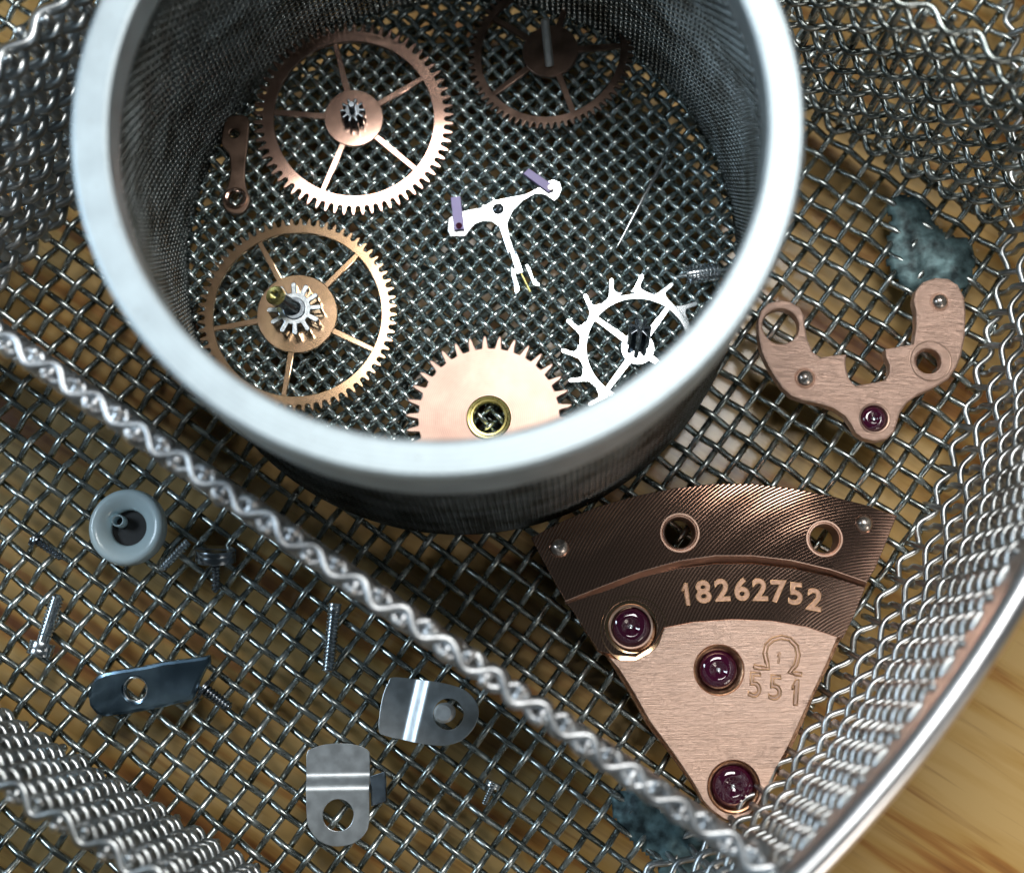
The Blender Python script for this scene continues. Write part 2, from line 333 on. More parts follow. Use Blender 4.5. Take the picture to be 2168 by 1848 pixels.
# ------------------------------------------------------------------ outer basket
C0 = np.array([-21.65, 30.15]); R0 = 47.4; HR = 14.6      # rim circle
basket = empty('mesh_basket', (C0[0], C0[1], 0), 'large round woven wire basket with divider walls resting on the bamboo board', 'basket')
basket.location = (0, 0, 0)
def sub(name, parent): return empty(name, parent=parent)
PH = R(-39.35); A = np.array([math.cos(PH), math.sin(PH)]); B = np.array([-A[1], A[0]])
anchor = np.array(P(945.6, 1665.9)[:2])
WR = 0.158
def irregular(n, amp, f=0.15):
    """slow random drift so that no two wires run quite alike"""
    k = np.arange(n); s = np.zeros(n)
    for q in (1, 2.3, 4.1): s += np.sin(k * f * q + rng.uniform(0, 6.28)) * amp / q
    return s
def woven_floor(parent, anchor, A, B, pitch, r, amp, zc, inside, irange, jrange, mat, spp=6, sides=6, name='wire', wob=0.03, amp2=None, lift=0.0):
    for fam, (D, E, rng1, rng2, ph) in enumerate(((A, B, irange, jrange, 0), (B, A, jrange, irange, 1))):
        for k in range(rng2[0], rng2[1]):
            s = np.arange(rng1[0] * spp, rng1[1] * spp + 1) / spp
            drift = irregular(len(s), wob, 0.02 if spp == 6 else 0.03) * pitch
            xy = anchor + np.outer(s * pitch, D) + np.outer(k * pitch + drift, E)
            keep = inside(xy)
            if keep.sum() < spp * 1.5: continue
            idx = np.where(keep)[0]; i0, i1 = idx[0], idx[-1] + 1
            z = zc + (lift if fam == 0 else -lift) + (amp if fam == 0 else (amp2 or amp)) * np.cos(np.pi * (s + k + ph))
            pts = np.c_[xy, z][i0:i1]
            V, F = tube_geo(pts, r, sides)
            link(bpy.data.objects.new(name, np_mesh(name, V, F, mat)), parent)
# frame of what the photograph can see of the floor
def in_view(xy, m=3.0):
    return (xy[:, 0] > -26 - m) & (xy[:, 0] < 28 + m) & (xy[:, 1] > -9 - m) & (xy[:, 1] < 35 + m)
def inside_floor(xy): return (np.hypot(xy[:, 0] - C0[0], xy[:, 1] - C0[1]) < R0 - 1.05) & in_view(xy, 6.0)
fl = sub('floor_mesh', basket)
woven_floor(fl, anchor, A, B, 1.0, WR, 0.13, 0.0, inside_floor, (-65, 70), (-55, 70), M_wire, amp2=0.17, lift=0.0, wob=0.045)

def woven_wall(parent, curve, length, zlo, zhi, pitch=1.0, pv=1.0, pv0=None, r=0.15, amp=0.17, mat=M_wire, skip_top=False, lean=0.0, fillet=0.0, spp=6, vname='wire', sag=0.0, twin=None):
    """plain weave standing wall. curve(s) -> (xy, normal) for arrays"""
    if pv0 is None: pv0 = pv
    lv = [zlo]
    while lv[-1] < zhi - pv * 0.5:
        f = min((lv[-1] - zlo) / (0.5 * (zhi - zlo)), 1); lv.append(lv[-1] + pv0 + (pv - pv0) * f)
    if twin: lv.append(lv[-1] + twin)
    nh = len(lv); lv = np.array([zlo - pv0] + lv + [lv[-1] + pv]); Z = lambda k: np.interp(np.asarray(k, float) + 1, np.arange(len(lv)), lv)
    nv = int(length / pitch) + 1
    for k in range(nh):                                    # horizontal wires
        s = np.arange(0, nv * spp) / spp * pitch
        xy, nr = curve(s)
        z = np.full(len(s), float(Z(k))) + irregular(len(s), 0.05, 0.05)
        if sag: z = z + sag * np.sin(s * 0.33 + 1.1) * (k / max(nh - 1, 1))
        off = amp * rng.uniform(0.85, 1.12) * np.cos(np.pi * (s / pitch + k) + irregular(len(s), 0.13, 0.12)) * (1 + irregular(len(s), 0.10, 0.21)) + lean * (k / max(nh - 1, 1))
        if fillet: off = off - fillet * np.exp(-(z - zlo) / 2.2)
        V, F = tube_geo(np.c_[xy + nr * off[:, None], z], r * rng.uniform(0.95, 1.05), 6)
        link(bpy.data.objects.new(vname, np_mesh(vname, V, F, mat)), parent)
    for j in range(nv):                                    # upright wires
        zz = np.arange(-0.3 * spp, (nh - 1 + 0.45) * spp) / spp
        s = np.full(len(zz), j * pitch + rng.normal(0, 0.08) * pitch) + irregular(len(zz), 0.03, 0.08)
        xy, nr = curve(s)
        z = Z(zz)
        if sag: z = z + sag * np.sin(s * 0.33 + 1.1) * (zz / max(nh - 1, 1))
        off = -amp * np.cos(np.pi * (zz + j)) + lean * (zz / max(nh - 1, 1))
        if fillet: off = off - fillet * np.exp(-(z - zlo) / 2.2)
        V, F = tube_geo(np.c_[xy + nr * off[:, None], z], r * rng.uniform(0.95, 1.05), 6, ref=np.c_[nr, np.zeros(len(nr))])
        link(bpy.data.objects.new(vname, np_mesh(vname, V, F, mat)), parent)
def straight(p, q):
    p = np.array(p[:2], float); q = np.array(q[:2], float); L = np.linalg.norm(q - p); d = (q - p) / L; n = np.array([-d[1], d[0]])
    return (lambda s: (p + np.outer(s, d), np.broadcast_to(n, (len(s), 2)))), L
# round outer wall: only the arc that is near the photograph
a0, a1 = R(-68), R(14)
def arc(s):
    a = a0 + s / R0
    return np.c_[C0[0] + R0 * np.cos(a), C0[1] + R0 * np.sin(a)], np.c_[np.cos(a), np.sin(a)]
woven_wall(sub('outer_wall', basket), arc, R0 * (a1 - a0), 0.15, 11.9, pitch=0.98, pv=0.58, pv0=1.1, r=0.15, amp=0.2, mat=M_wire_wall, fillet=1.2)
th = np.linspace(R(-75), R(30), 240)
tube('rim_wire', np.c_[C0[0] + R0 * np.cos(th), C0[1] + R0 * np.sin(th), np.full(240, HR)], 0.47, M_rim, basket, sides=20)
def arc_band(name, r0, r1, z0, z1, mat, parent):
    prof = [(r0, z0), (r1, z0), (r1, z1), (r0, z1)]
    V = np.array([[C0[0] + r * math.cos(t), C0[1] + r * math.sin(t), z] for t in th for r, z in prof]); n = len(th)
    F = [[i * 4 + j, i * 4 + (j + 1) % 4, (i + 1) * 4 + (j + 1) % 4, (i + 1) * 4 + j] for i in range(n - 1) for j in range(4)]
    me = np_mesh(name, V, F, mat); me.set_sharp_from_angle(angle=R(40)); return link(bpy.data.objects.new(name, me), parent)
arc_band('rim_band', R0 - 0.13, R0 + 0.17, 11.6, HR - 0.2, M_band, basket)

# dividers (heights and lines measured on the photograph)
def line_pts(p, q, e0=0, e1=0):
    p, q = Vector(p[:2]), Vector(q[:2]); d = (q - p).normalized(); return p - d * e0, q + d * e1
p, q = line_pts(P(34, 736, 12), P(1504, 1756, 12), 14, 1.9)
cv, L = straight(p, q); woven_wall(sub('divider_wall', basket), cv, L, 0.3, 11.6, pitch=0.98, pv=0.55, r=0.20, amp=0.33, mat=M_frost, twin=0.14)
p, q = line_pts(P(145, 1745, 10), P(261, 1817, 10), 13, 13)
cv, L = straight(p, q); woven_wall(sub('divider_wall', basket), cv, L, 0.3, 10.0, pitch=0.98, pv=0.6, r=0.18, amp=0.3, mat=M_wire_wall, twin=0.3)
p, q = line_pts(P(1910, 7, 12), P(2168, 156, 12), 7, 3.5)
cv, L = straight(p, q); woven_wall(sub('divider_wall', basket), cv, L, 0.3, 12.0, pitch=1.0, r=0.15, amp=0.32, mat=M_wire)
p, q = line_pts(P(30, 568), P(84, 509), 6.0, 24)
cv, L = straight(p, q); woven_wall(sub('divider_wall', basket), cv, L, 0.3, 12.5, pitch=1.0, pv=0.85, r=0.26, amp=0.26, mat=M_wire_wall)

def blob(name, outline, z0, h, parent, mat=M_solder, step=0.16, seed=0):
    poly = np.array([(q[0], q[1]) for q in outline]); lo, hi = poly.min(0), poly.max(0)
    nx, ny = (int(x) + 3 for x in (hi - lo) / step); bm = bmesh.new(); vs = {}
    a, b = poly, np.roll(poly, -1, 0)
    def dist(x, y):
        pt = np.array([x, y]); ab = b - a; t = np.clip(((pt - a) * ab).sum(1) / (ab ** 2).sum(1), 0, 1)
        d = np.hypot(*(a + ab * t[:, None] - pt).T).min()
        c = ((a[:, 1] > y) != (b[:, 1] > y)) & (x < (b[:, 0] - a[:, 0]) * (y - a[:, 1]) / (b[:, 1] - a[:, 1] + 1e-12) + a[:, 0])
        return d if c.sum() % 2 else -d
    for i in range(nx):
        for j in range(ny):
            x, y = lo[0] + (i - 1) * step, lo[1] + (j - 1) * step; d = dist(x, y) + 0.25 * noise.noise((x * 1.1, y * 1.1, seed))
            if d > -step * 0.7:
                d = max(d, 0); zz = z0 + h * math.sqrt(min(d / 1.1, 1)) * (0.8 + 0.45 * noise.noise((x * 0.8, y * 0.8, seed + 5))) + 0.06 * noise.noise((x * 3, y * 3, seed))
                vs[i, j] = bm.verts.new((x, y, zz))
    for (i, j) in list(vs):
        q = [vs.get(k) for k in ((i, j), (i + 1, j), (i + 1, j + 1), (i, j + 1))]
        if all(q): bm.faces.new(q)
    ret = bmesh.ops.extrude_face_region(bm, geom=bm.faces[:])
    for v in [g for g in ret['geom'] if isinstance(g, bmesh.types.BMVert)]: pass
    for v in vs.values(): v.co.z = z0 - 0.15
    bmesh.ops.recalc_face_normals(bm, faces=bm.faces)
    me = bpy.data.meshes.new(name); bm.to_mesh(me); bm.free(); me.materials.append(mat)
    me.polygons.foreach_set('use_smooth', np.full(len(me.polygons), True))
    return link(bpy.data.objects.new(name, me), parent)
def Q(pts, z): return [P(u, v, z) for u, v in pts]
blob('solder_blob', Q([(1879, 425), (1906, 413), (1944, 416), (1964, 438), (1978, 469), (2018, 486), (2052, 503), (2066, 530), (2066, 600), (2040, 615), (2000, 610), (1960, 605), (1925, 612), (1896, 582), (1889, 556), (1903, 530), (1883, 510), (1893, 459)], 0.3), 0.02, 0.5, basket, seed=1)
blob('solder_blob', Q([(1296, 1692), (1340, 1660), (1392, 1680), (1436, 1715), (1485, 1755), (1520, 1800), (1545, 1860), (1400, 1860), (1368, 1805), (1312, 1752)], 0.3), 0.02, 0.42, basket, seed=2)
blob('solder_blob', Q([(1540, 1790), (1590, 1768), (1640, 1790), (1650, 1850), (1600, 1880), (1545, 1860)], 10.5), 10.4, 1.1, basket, mat=M_band, seed=3)

# ------------------------------------------------------------------ small basket
SX, SY, SR, SRI, SH = -1.85, 18.98, 12.2, 10.93, 18.18
small = empty('parts_cup', (SX, SY, 0.3), 'small round fine mesh cup with a thick satin steel ring around its top', 'cup')
def ring_prof(ro, ri, z0, z1, b):
    return [(ri + b, z1), (ro - b, z1), (ro - b * .3, z1 - b * .3), (ro, z1 - b), (ro, z0 + b), (ro - b, z0), (ri + b, z0), (ri, z0 + b), (ri, z1 - b), (ri + b * .3, z1 - b * .3)]
lathe('rim_ring', [(SRI + .16, SH), (SR - .16, SH), (SR - .05, SH - .05), (SR, SH - .16), (SR, SH - 3.6), (SR - .1, SH - 3.7), (11.8, SH - 3.7), (11.75, SH - 1.5), (SRI + .1, SH - 1.5), (SRI, SH - 1.4), (SRI, SH - .16), (SRI + .05, SH - .05)], M_ring, small, Matrix.Translation((0, 0, -0.3)), n=200, closed_prof=True, sharp=22)
RW, FZ = 12.55, 0.85
BX, BY = 0.08, 0.62
def inside_small(xy): return np.hypot(xy[:, 0] - SX - BX, xy[:, 1] - SY - BY) < RW - 0.02
u0 = np.array(P(1192.7, 581, FZ)[:2]); du = np.array(P(1192.7 + 18.8, 581 + 20.0, FZ)[:2]) - u0
p2 = np.linalg.norm(du); A2 = du / p2; B2 = np.array([-A2[1], A2[0]])
sm_floor = sub('fine_floor', small)
def local_inside(xy): return inside_small(xy + np.array([SX, SY]))
woven_floor(sm_floor, u0 - np.array([SX, SY]), A2, B2, p2, 0.146, 0.10, FZ - 0.3, local_inside, (-50, 50), (-50, 50), M_wire_in, spp=4, sides=6, wob=0.05, amp2=0.17, lift=0.015)
# very fine wall cloth
parts = []; RT = 11.55; pz = 0.27; nv = int(2 * math.pi * RW / pz) // 2 * 2; nh = int((SH - 1.3 - 0.6) / pz)
off = lambda k: 1 - np.minimum(k / nh * 1.2, 1)
for j in range(nv):
    a = 2 * math.pi * j / nv; k = np.arange(nh + 1); rr = RW + (RT - RW) * np.minimum(k / nh * 1.3, 1) + 0.05 * np.where((k + j) % 2 == 0, 1, -1)
    parts.append(tube_geo(np.c_[rr * math.cos(a) + BX * off(k), rr * math.sin(a) + BY * off(k), 0.3 + k * pz], 0.062, 4, ref=(math.cos(a), math.sin(a), 0), cap=False))
for k in range(nh + 1):
    j = np.arange(nv); a = 2 * np.pi * j / nv; rr = RW + (RT - RW) * min(k / nh * 1.3, 1) - 0.05 * np.where((k + j) % 2 == 0, 1, -1)
    parts.append(tube_geo(np.c_[rr * np.cos(a) + BX * off(k), rr * np.sin(a) + BY * off(k), np.full(nv, 0.3 + k * pz)], 0.062, 4, closed=True, cap=False))
V, F = join_geo(parts)
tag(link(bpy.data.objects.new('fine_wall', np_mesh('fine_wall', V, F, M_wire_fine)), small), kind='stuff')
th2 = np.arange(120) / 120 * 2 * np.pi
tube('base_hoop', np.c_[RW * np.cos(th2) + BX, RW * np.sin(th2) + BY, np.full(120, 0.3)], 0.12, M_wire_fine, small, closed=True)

# ------------------------------------------------------------------ wheels
def wheel(name, label, c, z, tilt, az, r_in, r_root, r_tip, n, sp0, hub, sw, mat, t=0.22, spin=0.0, group=None, tooth='round'):
    """toothed rim, five spokes, hub. tilt: degrees about the horizontal axis at azimuth az"""
    root = empty(name, P(c[0], c[1], z), label, 'gear wheel', group)
    root.rotation_mode = 'QUATERNION'
    root.rotation_quaternion = Matrix.Rotation(R(tilt), 3, Vector((math.cos(R(az)), math.sin(R(az)), 0))).to_quaternion()
    out = []
    for k in range(n):
        a = 2 * math.pi * (k + spin) / n; da = 2 * math.pi / n
        for f, rr in ((-0.42, r_root), (-0.27, r_root + 0.15 * (r_tip - r_root)), (-0.22, r_root + .6 * (r_tip - r_root)), (-0.11, r_tip - .03), (0.0, r_tip), (0.11, r_tip - .03), (0.22, r_root + .6 * (r_tip - r_root)), (0.27, r_root + 0.15 * (r_tip - r_root)), (0.42, r_root)):
            out.append((rr * math.cos(a + f * da), rr * math.sin(a + f * da)))
    plate('toothed_rim', [out, circ(0, 0, r_in, 96)], t, mat, root, bevel=0.03)
    for k in range(5):
        a = R(sp0 + 72 * k); M = Matrix.Rotation(a, 4, 'Z')
        plate('spoke', [[(hub * 0.9, -sw * .62), (r_in + 0.08, -sw / 2), (r_in + 0.08, sw / 2), (hub * 0.9, sw * .62)]], t - 0.03, mat, root, bevel=0.03, z0=0.015, M=M)
    plate('hub', [circ(0, 0, hub, 48)], t + 0.03, mat, root, bevel=0.03, z0=-0.015)
    return root
def pinion(name, n, r0, r1, z0, z1, mat, parent, M=None):
    out = []
    for k in range(n):
        a = 2 * math.pi * k / n; da = 2 * math.pi / n
        for f, rr in ((-0.5, r0), (-0.28, r0), (-0.2, r1 * .94), (-0.08, r1), (0.08, r1), (0.2, r1 * .94), (0.28, r0)): out.append((rr * math.cos(a + f * da), rr * math.sin(a + f * da)))
    return plate(name, [out], z1 - z0, mat, parent, bevel=0.03, z0=z0, M=M)
def rod(name, p0, p1, r, mat, parent, n=24, taper=1.0):
    L = (Vector(p1) - Vector(p0)).length; b = r * 0.25
    return lathe(name, [(0.0001, 0), (r - b, 0), (r, b), (r * taper, L - b), (r * taper - b, L), (0.0001, L)], mat, parent, axis_mat(p0, p1), n=n)

g1 = wheel('gear_wheel', 'rose gilt five spoke wheel with a bright lower edge, above the yellow gilt wheel', (750, 254), 1.55, 4.5, 45, 3.62, 4.12, 4.55, 66, 101, 1.33, 0.24, M_gear1)
pinion('pinion', 10, 0.34, 0.56, 0.23, 1.25, M_dark, g1); rod('arbor', (0, 0, -0.5), (0, 0, 2.0), 0.16, M_dark, g1)
g2 = wheel('gear_wheel', 'yellow gilt five spoke wheel carrying a large steel pinion and a brass tipped post', (631, 667), 1.75, 0.5, 90, 3.72, 4.10, 4.43, 68, 115, 1.78, 0.23, M_gear2, spin=0.3)
pinion('pinion', 12, 0.72, 1.18, 0.24, 1.1, M_scr, g2)
plate('pinion_core', [circ(0, 0, 0.5, 32)], 0.1, M_dark, g2, bevel=0.03, z0=1.08)
rod('arbor', (0, 0, 1.0), (-0.55, 0.22, 2.3), 0.36, M_dark, g2, taper=0.8)
lathe('brass_tip', [(0.2, 0), (0.38, 0), (0.42, 0.05), (0.42, 0.25), (0.36, 0.32), (0.2, 0.3)], M_brass, g2, axis_mat((-0.53, 0.21, 2.25), (-0.67, 0.27, 2.6)), n=32, closed_prof=True)
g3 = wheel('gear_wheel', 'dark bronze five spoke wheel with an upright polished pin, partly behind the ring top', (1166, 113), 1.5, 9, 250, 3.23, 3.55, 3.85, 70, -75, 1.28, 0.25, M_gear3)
rod('arbor', (-0.05, -0.85, 0.35), (-0.02, 0.9, 1.5), 0.2, M_pin, g3)

# solid copper wheel
cw = empty('crown_wheel', P(1036, 887, 1.15), 'solid copper coloured toothed disc with a yellow brass collar in its middle', 'gear wheel')
cw.rotation_euler = (R(2), R(-2), 0)
out = []; n = 34
for k in range(n):
    a = 2 * math.pi * (k + .5) / n; da = 2 * math.pi / n
    for f, rr in ((-0.46, 3.12), (-0.3, 3.14), (-0.24, 3.3), (-0.2, 3.5), (-0.1, 3.67), (0.03, 3.68), (0.14, 3.5), (0.2, 3.3), (0.27, 3.14)): out.append((rr * math.cos(a + f * da), rr * math.sin(a + f * da)))
plate('toothed_disc', [out, circ(0, 0, 0.9, 64)], 0.35, M_face, cw, bevel=0.05)
lathe('brass_collar', [(0.68, 0), (0.9, 0), (0.9, 0.36), (0.98, 0.36), (0.98, 0.42), (0.93, 0.46), (0.84, 0.44), (0.8, 0.48), (0.72, 0.47), (0.68, 0.42)], M_brass, cw, n=64, closed_prof=True)

# escape wheel
ew = empty('escape_wheel', P(1349.5, 738.8, 1.3), 'bright white steel escape wheel with hooked teeth and four spokes', 'gear wheel')
ew.rotation_euler = (R(1.0), R(0.5), 0)
u = 1 / 48.8; out = []
for k in range(15):
    a = 83 + 24 * k
    for rr, d in ((127, 10.5), (130, 8.0), (140, 5.2), (155, 2.4), (164, 1.0), (166, -0.6), (164, -2.0), (156, -1.9), (146, -0.2), (137, 0.6), (131, -1.8), (127, -7)):
        t = R(a + d); out.append((rr * u * math.cos(t), rr * u * math.sin(t)))
out = out[::-1]
plate('toothed_rim', [out, circ(0, 0, 110 * u, 80)], 0.14, M_steel, ew, bevel=0.02)
for k in range(4):
    M = Matrix.Rotation(R(50 + 90 * k), 4, 'Z')
    plate('spoke', [[(0.5, -.16), (111 * u, -.12), (111 * u, .12), (0.5, .16)]], 0.11, M_steel, ew, bevel=0.02, z0=0.015, M=M)
plate('hub', [circ(0, 0, 0.74, 40)], 0.17, M_steel, ew, bevel=0.02, z0=-0.01)
Mt = axis_mat((0, 0, 0.1), (-0.05, 0.1, 2))
pinion('pinion', 7, 0.22, 0.5, 0.1, 1.9, M_dark, ew, M=Matrix.Rotation(R(-16), 4, 'X'))
rod('arbor', (0, 0.45, 1.7), (0, 0.62, 2.3), 0.1, M_steel, ew)

# pallet fork
fz = 1.3; f2 = crop(500, 0, 2.943); f7 = crop(1050, 500, 5.92)
fork = empty('pallet_fork', P(1055, 445, fz), 'bright steel pallet fork with two pale violet stones and a forked tail', 'pallet fork')
fork.rotation_euler = (R(0.5), R(-3.0), 0)
def to_local(pts, o): return [(q[0] - o.location.x, q[1] - o.location.y) for q in pts]
body = f2([(1322, 1360), (1318, 1430), (1332, 1476), (1430, 1478), (1458, 1440), (1490, 1402), (1540, 1385), (1595, 1388), (1638, 1420), (1662, 1485), (1700, 1600)], fz) + f7([(175, 200), (258, 492), (352, 470)], fz) + f7([(240, 150)], fz) + f2([(1745, 1600), (1705, 1480), (1692, 1400), (1725, 1325), (1790, 1262), (1862, 1222), (1925, 1226), (1985, 1268), (2010, 1244), (2030, 1195), (2018, 1150), (1975, 1132), (1930, 1150), (1872, 1188), (1800, 1222), (1700, 1238), (1600, 1256), (1530, 1298), (1440, 1312), (1395, 1322)], fz)
plate('fork_body', [to_local(body, fork), [(x, y) for x, y in circ(0.02, 0.0, 0.01, 6)]][:1], 0.16, M_steel, fork, bevel=0.03)
for pts in ([(190, 395), (245, 430), (262, 540), (300, 640), (300, 700), (250, 745), (232, 690), (225, 600), (195, 500)], [(362, 372), (400, 362), (440, 420), (480, 545), (556, 612), (556, 650), (470, 632), (425, 520)]):
    plate('fork_horn', [to_local(f7(pts, fz), fork)], 0.15, M_steel, fork, bevel=0.03, z0=0.01)
a, b = f7([(320, 480), (432, 712)], fz); rod('guard_pin', (a.x - fork.location.x, a.y - fork.location.y, 0.12), (b.x - fork.location.x, b.y - fork.location.y, 0.12), 0.06, M_brass, fork, n=12)
for pts in ([(1340, 1240), (1400, 1234), (1424, 1438), (1362, 1442)], [(1790, 1102), (1826, 1070), (1984, 1180), (1950, 1222)]):
    plate('pallet_stone', [to_local(f2(pts, fz), fork)], 0.32, M_palletstone, fork, bevel=0.03, z0=0.02)
for (x, y), m in (((1392, 1418), M_ruby), ((1962, 1190), M_ruby)):
    q = f2([(x, y)], fz)[0]; plate('shellac_spot', [circ(q.x - fork.location.x, q.y - fork.location.y, 0.15, 20)], 0.04, m, fork, bevel=0.015, z0=0.33)
q = f2([(1635, 1310)], fz)[0]
lathe('pivot', [(0.0001, 0.2), (0.1, 0.26), (0.2, 0.24), (0.26, 0.17)], M_dark, fork, Matrix.Translation((q.x - fork.location.x, q.y - fork.location.y, 0)), n=24)
rod('pivot_pin', (q.x - fork.location.x, q.y - fork.location.y, 0.2), (q.x - fork.location.x + .02, q.y - fork.location.y + .05, 0.55), 0.07, M_steel, fork, n=12)

# needle
a, b = P(1302.6, 530, 1.25), P(1431.8, 288.8, 1.35); k = np.linspace(0, 1, 24)
pts = np.array(a)[None] * (1 - k)[:, None] + np.array(b)[None] * k[:, None]
tag(tube('needle', pts, 0.012 + 0.09 * np.sin(np.pi * k) ** 0.8, M_steel, sides=10), 'thin straight steel needle tapered at both ends lying on the fine mesh', 'needle')

# small toothed arbor near the right side of the cup
o = empty('toothed_arbor', P(1487, 579, 1.45), 'tiny steel arbor with a grooved pinion lying at the right side of the cup', 'arbor')
Mx = Matrix.Rotation(R(90), 4, 'Y') @ Matrix.Rotation(R(4), 4, 'X')
pinion('pinion', 12, 0.26, 0.4, -0.75, 0.75, M_steel, o, M=Matrix.Rotation(R(5), 4, 'Z') @ Matrix.Rotation(R(90), 4, 'Y'))
for s in (-1, 1): rod('pivot', (s * 0.7, s * 0.06, 0), (s * 1.15, s * 0.1, 0), 0.09, M_steel, o, n=12)
for k in range(9): lathe('groove_ring', [(0.36, -.03), (0.44, -.03), (0.44, .03), (0.36, .03)], M_steel, o, Matrix.Rotation(R(5), 4, 'Z') @ Matrix.Rotation(R(90), 4, 'Y') @ Matrix.Translation((0, 0, -0.66 + k * 0.165)), n=20, closed_prof=True)

# dim bronze lever on the left of the cup
lz = 1.3; l1 = crop(0, 0, 2.943)
lev = empty('small_lever', P(480, 350, lz) + Vector((0.35, -0.15, 0)), 'dim bronze lever with a ringed end, in the shade at the left of the cup', 'lever')
lo_ = lev.location.copy(); lev.location = P(480, 350, lz)
ol = smooth_loop(to_local(l1([(1375, 730), (1500, 725), (1505, 850), (1495, 960), (1485, 1060), (1490, 1160), (1515, 1240), (1480, 1315), (1420, 1330), (1360, 1300), (1345, 1230), (1375, 1160), (1395, 1060), (1385, 960), (1340, 900), (1350, 800)], lz), lev), 4)
h1 = l1([(1430, 1235)], lz)[0]; h2 = l1([(1420, 830)], lz)[0]
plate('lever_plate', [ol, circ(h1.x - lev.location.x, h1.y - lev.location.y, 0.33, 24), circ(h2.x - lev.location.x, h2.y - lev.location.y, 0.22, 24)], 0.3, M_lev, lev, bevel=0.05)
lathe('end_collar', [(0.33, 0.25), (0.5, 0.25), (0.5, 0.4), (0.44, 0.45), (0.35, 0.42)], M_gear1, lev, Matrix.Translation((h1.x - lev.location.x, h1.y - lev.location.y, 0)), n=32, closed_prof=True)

lev.location = lo_
# ------------------------------------------------------------------ pallet bridge (right)
def loc2(o, p): return (p.x - o.location.x, p.y - o.location.y)
bz = 0.55; c7 = crop(1468, 500, 2.943)
br = empty('copper_bridge', P(1820, 760, bz), 'U shaped brushed copper bridge with one ruby, lying below the solder blob', 'watch bridge')
ol = [(540, 400), (470, 415), (422, 462), (402, 530), (405, 610), (425, 720), (465, 805), (510, 880), (555, 945), (610, 995), (680, 1022), (790, 1045), (880, 1075), (945, 1120), (985, 1175), (1012, 1225), (1060, 1262), (1140, 1278), (1208, 1263), (1252, 1222), (1270, 1170), (1288, 1105), (1330, 1042), (1400, 990), (1500, 945), (1590, 890), (1640, 820), (1672, 740), (1695, 620), (1700, 480), (1690, 380), (1650, 302), (1590, 264), (1510, 258), (1430, 285), (1385, 340), (1372, 400), (1388, 470), (1388, 560), (1378, 640)]
ol2 = [(1370, 672), (1300, 682), (1195, 703)]; ol3 = [(1200, 755), (1222, 800), (1222, 850), (1195, 897)]; ol4 = [(1100, 915), (1010, 930)]; ol5 = [(975, 890), (956, 830), (950, 780)]
ol6 = [(958, 735), (880, 740), (792, 755)]; ol7 = [(742, 715), (712, 640), (697, 560), (690, 490), (660, 440), (605, 407)]
full = ol + ol2 + ol3 + ol4 + ol5 + ol6 + ol7
zt = bz + 0.75
L1 = to_local(c7(full, zt), br)
def hole(o, cr, x, y, r, z, s, n=40):
    q = cr([(x, y)], z)[0]; return circ(q.x - o.location.x, q.y - o.location.y, r / s / (FPX / (CAM_H - z) / 1.0) * 1.0 * 1.0, n)
pxu = lambda z: 3000 / (CAM_H - z)      # photograph pixels per unit at height z
holes = [hole(br, c7, 545, 560, 116, zt, 2.943), hole(br, c7, 1465, 778, 80, zt, 2.943), hole(br, c7, 1128, 1135, 84, zt, 2.943), hole(br, c7, 697, 885, 60, zt, 2.943), hole(br, c7, 1535, 410, 52, zt, 2.943)]
plate('bridge_plate', [L1] + holes, 0.7, M_cop_brush2, br, bevel=0.09, z0=0.05)
def at_l(o, cr, x, y, z): q = cr([(x, y)], z)[0]; return Matrix.Translation((q.x - o.location.x, q.y - o.location.y, 0))
lathe('countersink', [(0.56, 0.5), (0.86, 0.752), (0.90, 0.765), (0.93, 0.752), (0.93, 0.6), (0.56, 0.3)], M_crown, br, at_l(br, c7, 1478, 778, zt), n=48, closed_prof=True)
def jewel(o, cr, x, y, z, r, zl, mat=M_ruby, seat=None):
    """domed ruby with an oil cup, in a seat"""
    M = at_l(o, cr, x, y, z)
    lathe('ruby_jewel', [(0.0001, zl - .22), (0.07, zl - .22), (0.10, zl - .15), (r * .34, zl - .10), (r * .44, zl - .02), (r * .52, zl - .005), (r * .74, zl - .05), (r * .9, zl - .13), (r, zl - .22), (r, zl - .4)], mat, o, M, n=48)
    lathe('oil_cup', [(0.0001, zl - .2), (0.05, zl - .19), (0.075, zl - .14), (0.10, zl - .13)], M_steel, o, M, n=24)
    if seat: lathe('jewel_seat', [(r, zl - .25), (seat - .06, zl + .0), (seat, zl + .02), (seat + .03, zl - .0), (seat + .03, zl - .2), (r, zl - .4)], M_cop_side if seat > r + .12 else M_crown, o, M, n=64, closed_prof=True)
jewel(br, c7, 1128, 1135, zt, 0.59, 0.76, seat=0.66)
def ball_pin(o, cr, x, y, z, r, zl, mat=M_ball):
    lathe('steady_pin', [(0.0001, zl + r * .8), (r * .35, zl + r * .74), (r * .7, zl + r * .52), (r * .92, zl + r * .2), (r, zl - .1), (r, zl - .4)], mat, o, at_l(o, cr, x, y, z), n=32, sharp=80)
ball_pin(br, c7, 697, 885, zt, 0.44, 0.72); ball_pin(br, c7, 1535, 410, zt, 0.40, 0.72)
q = c7([(545, 560)], zt)[0]

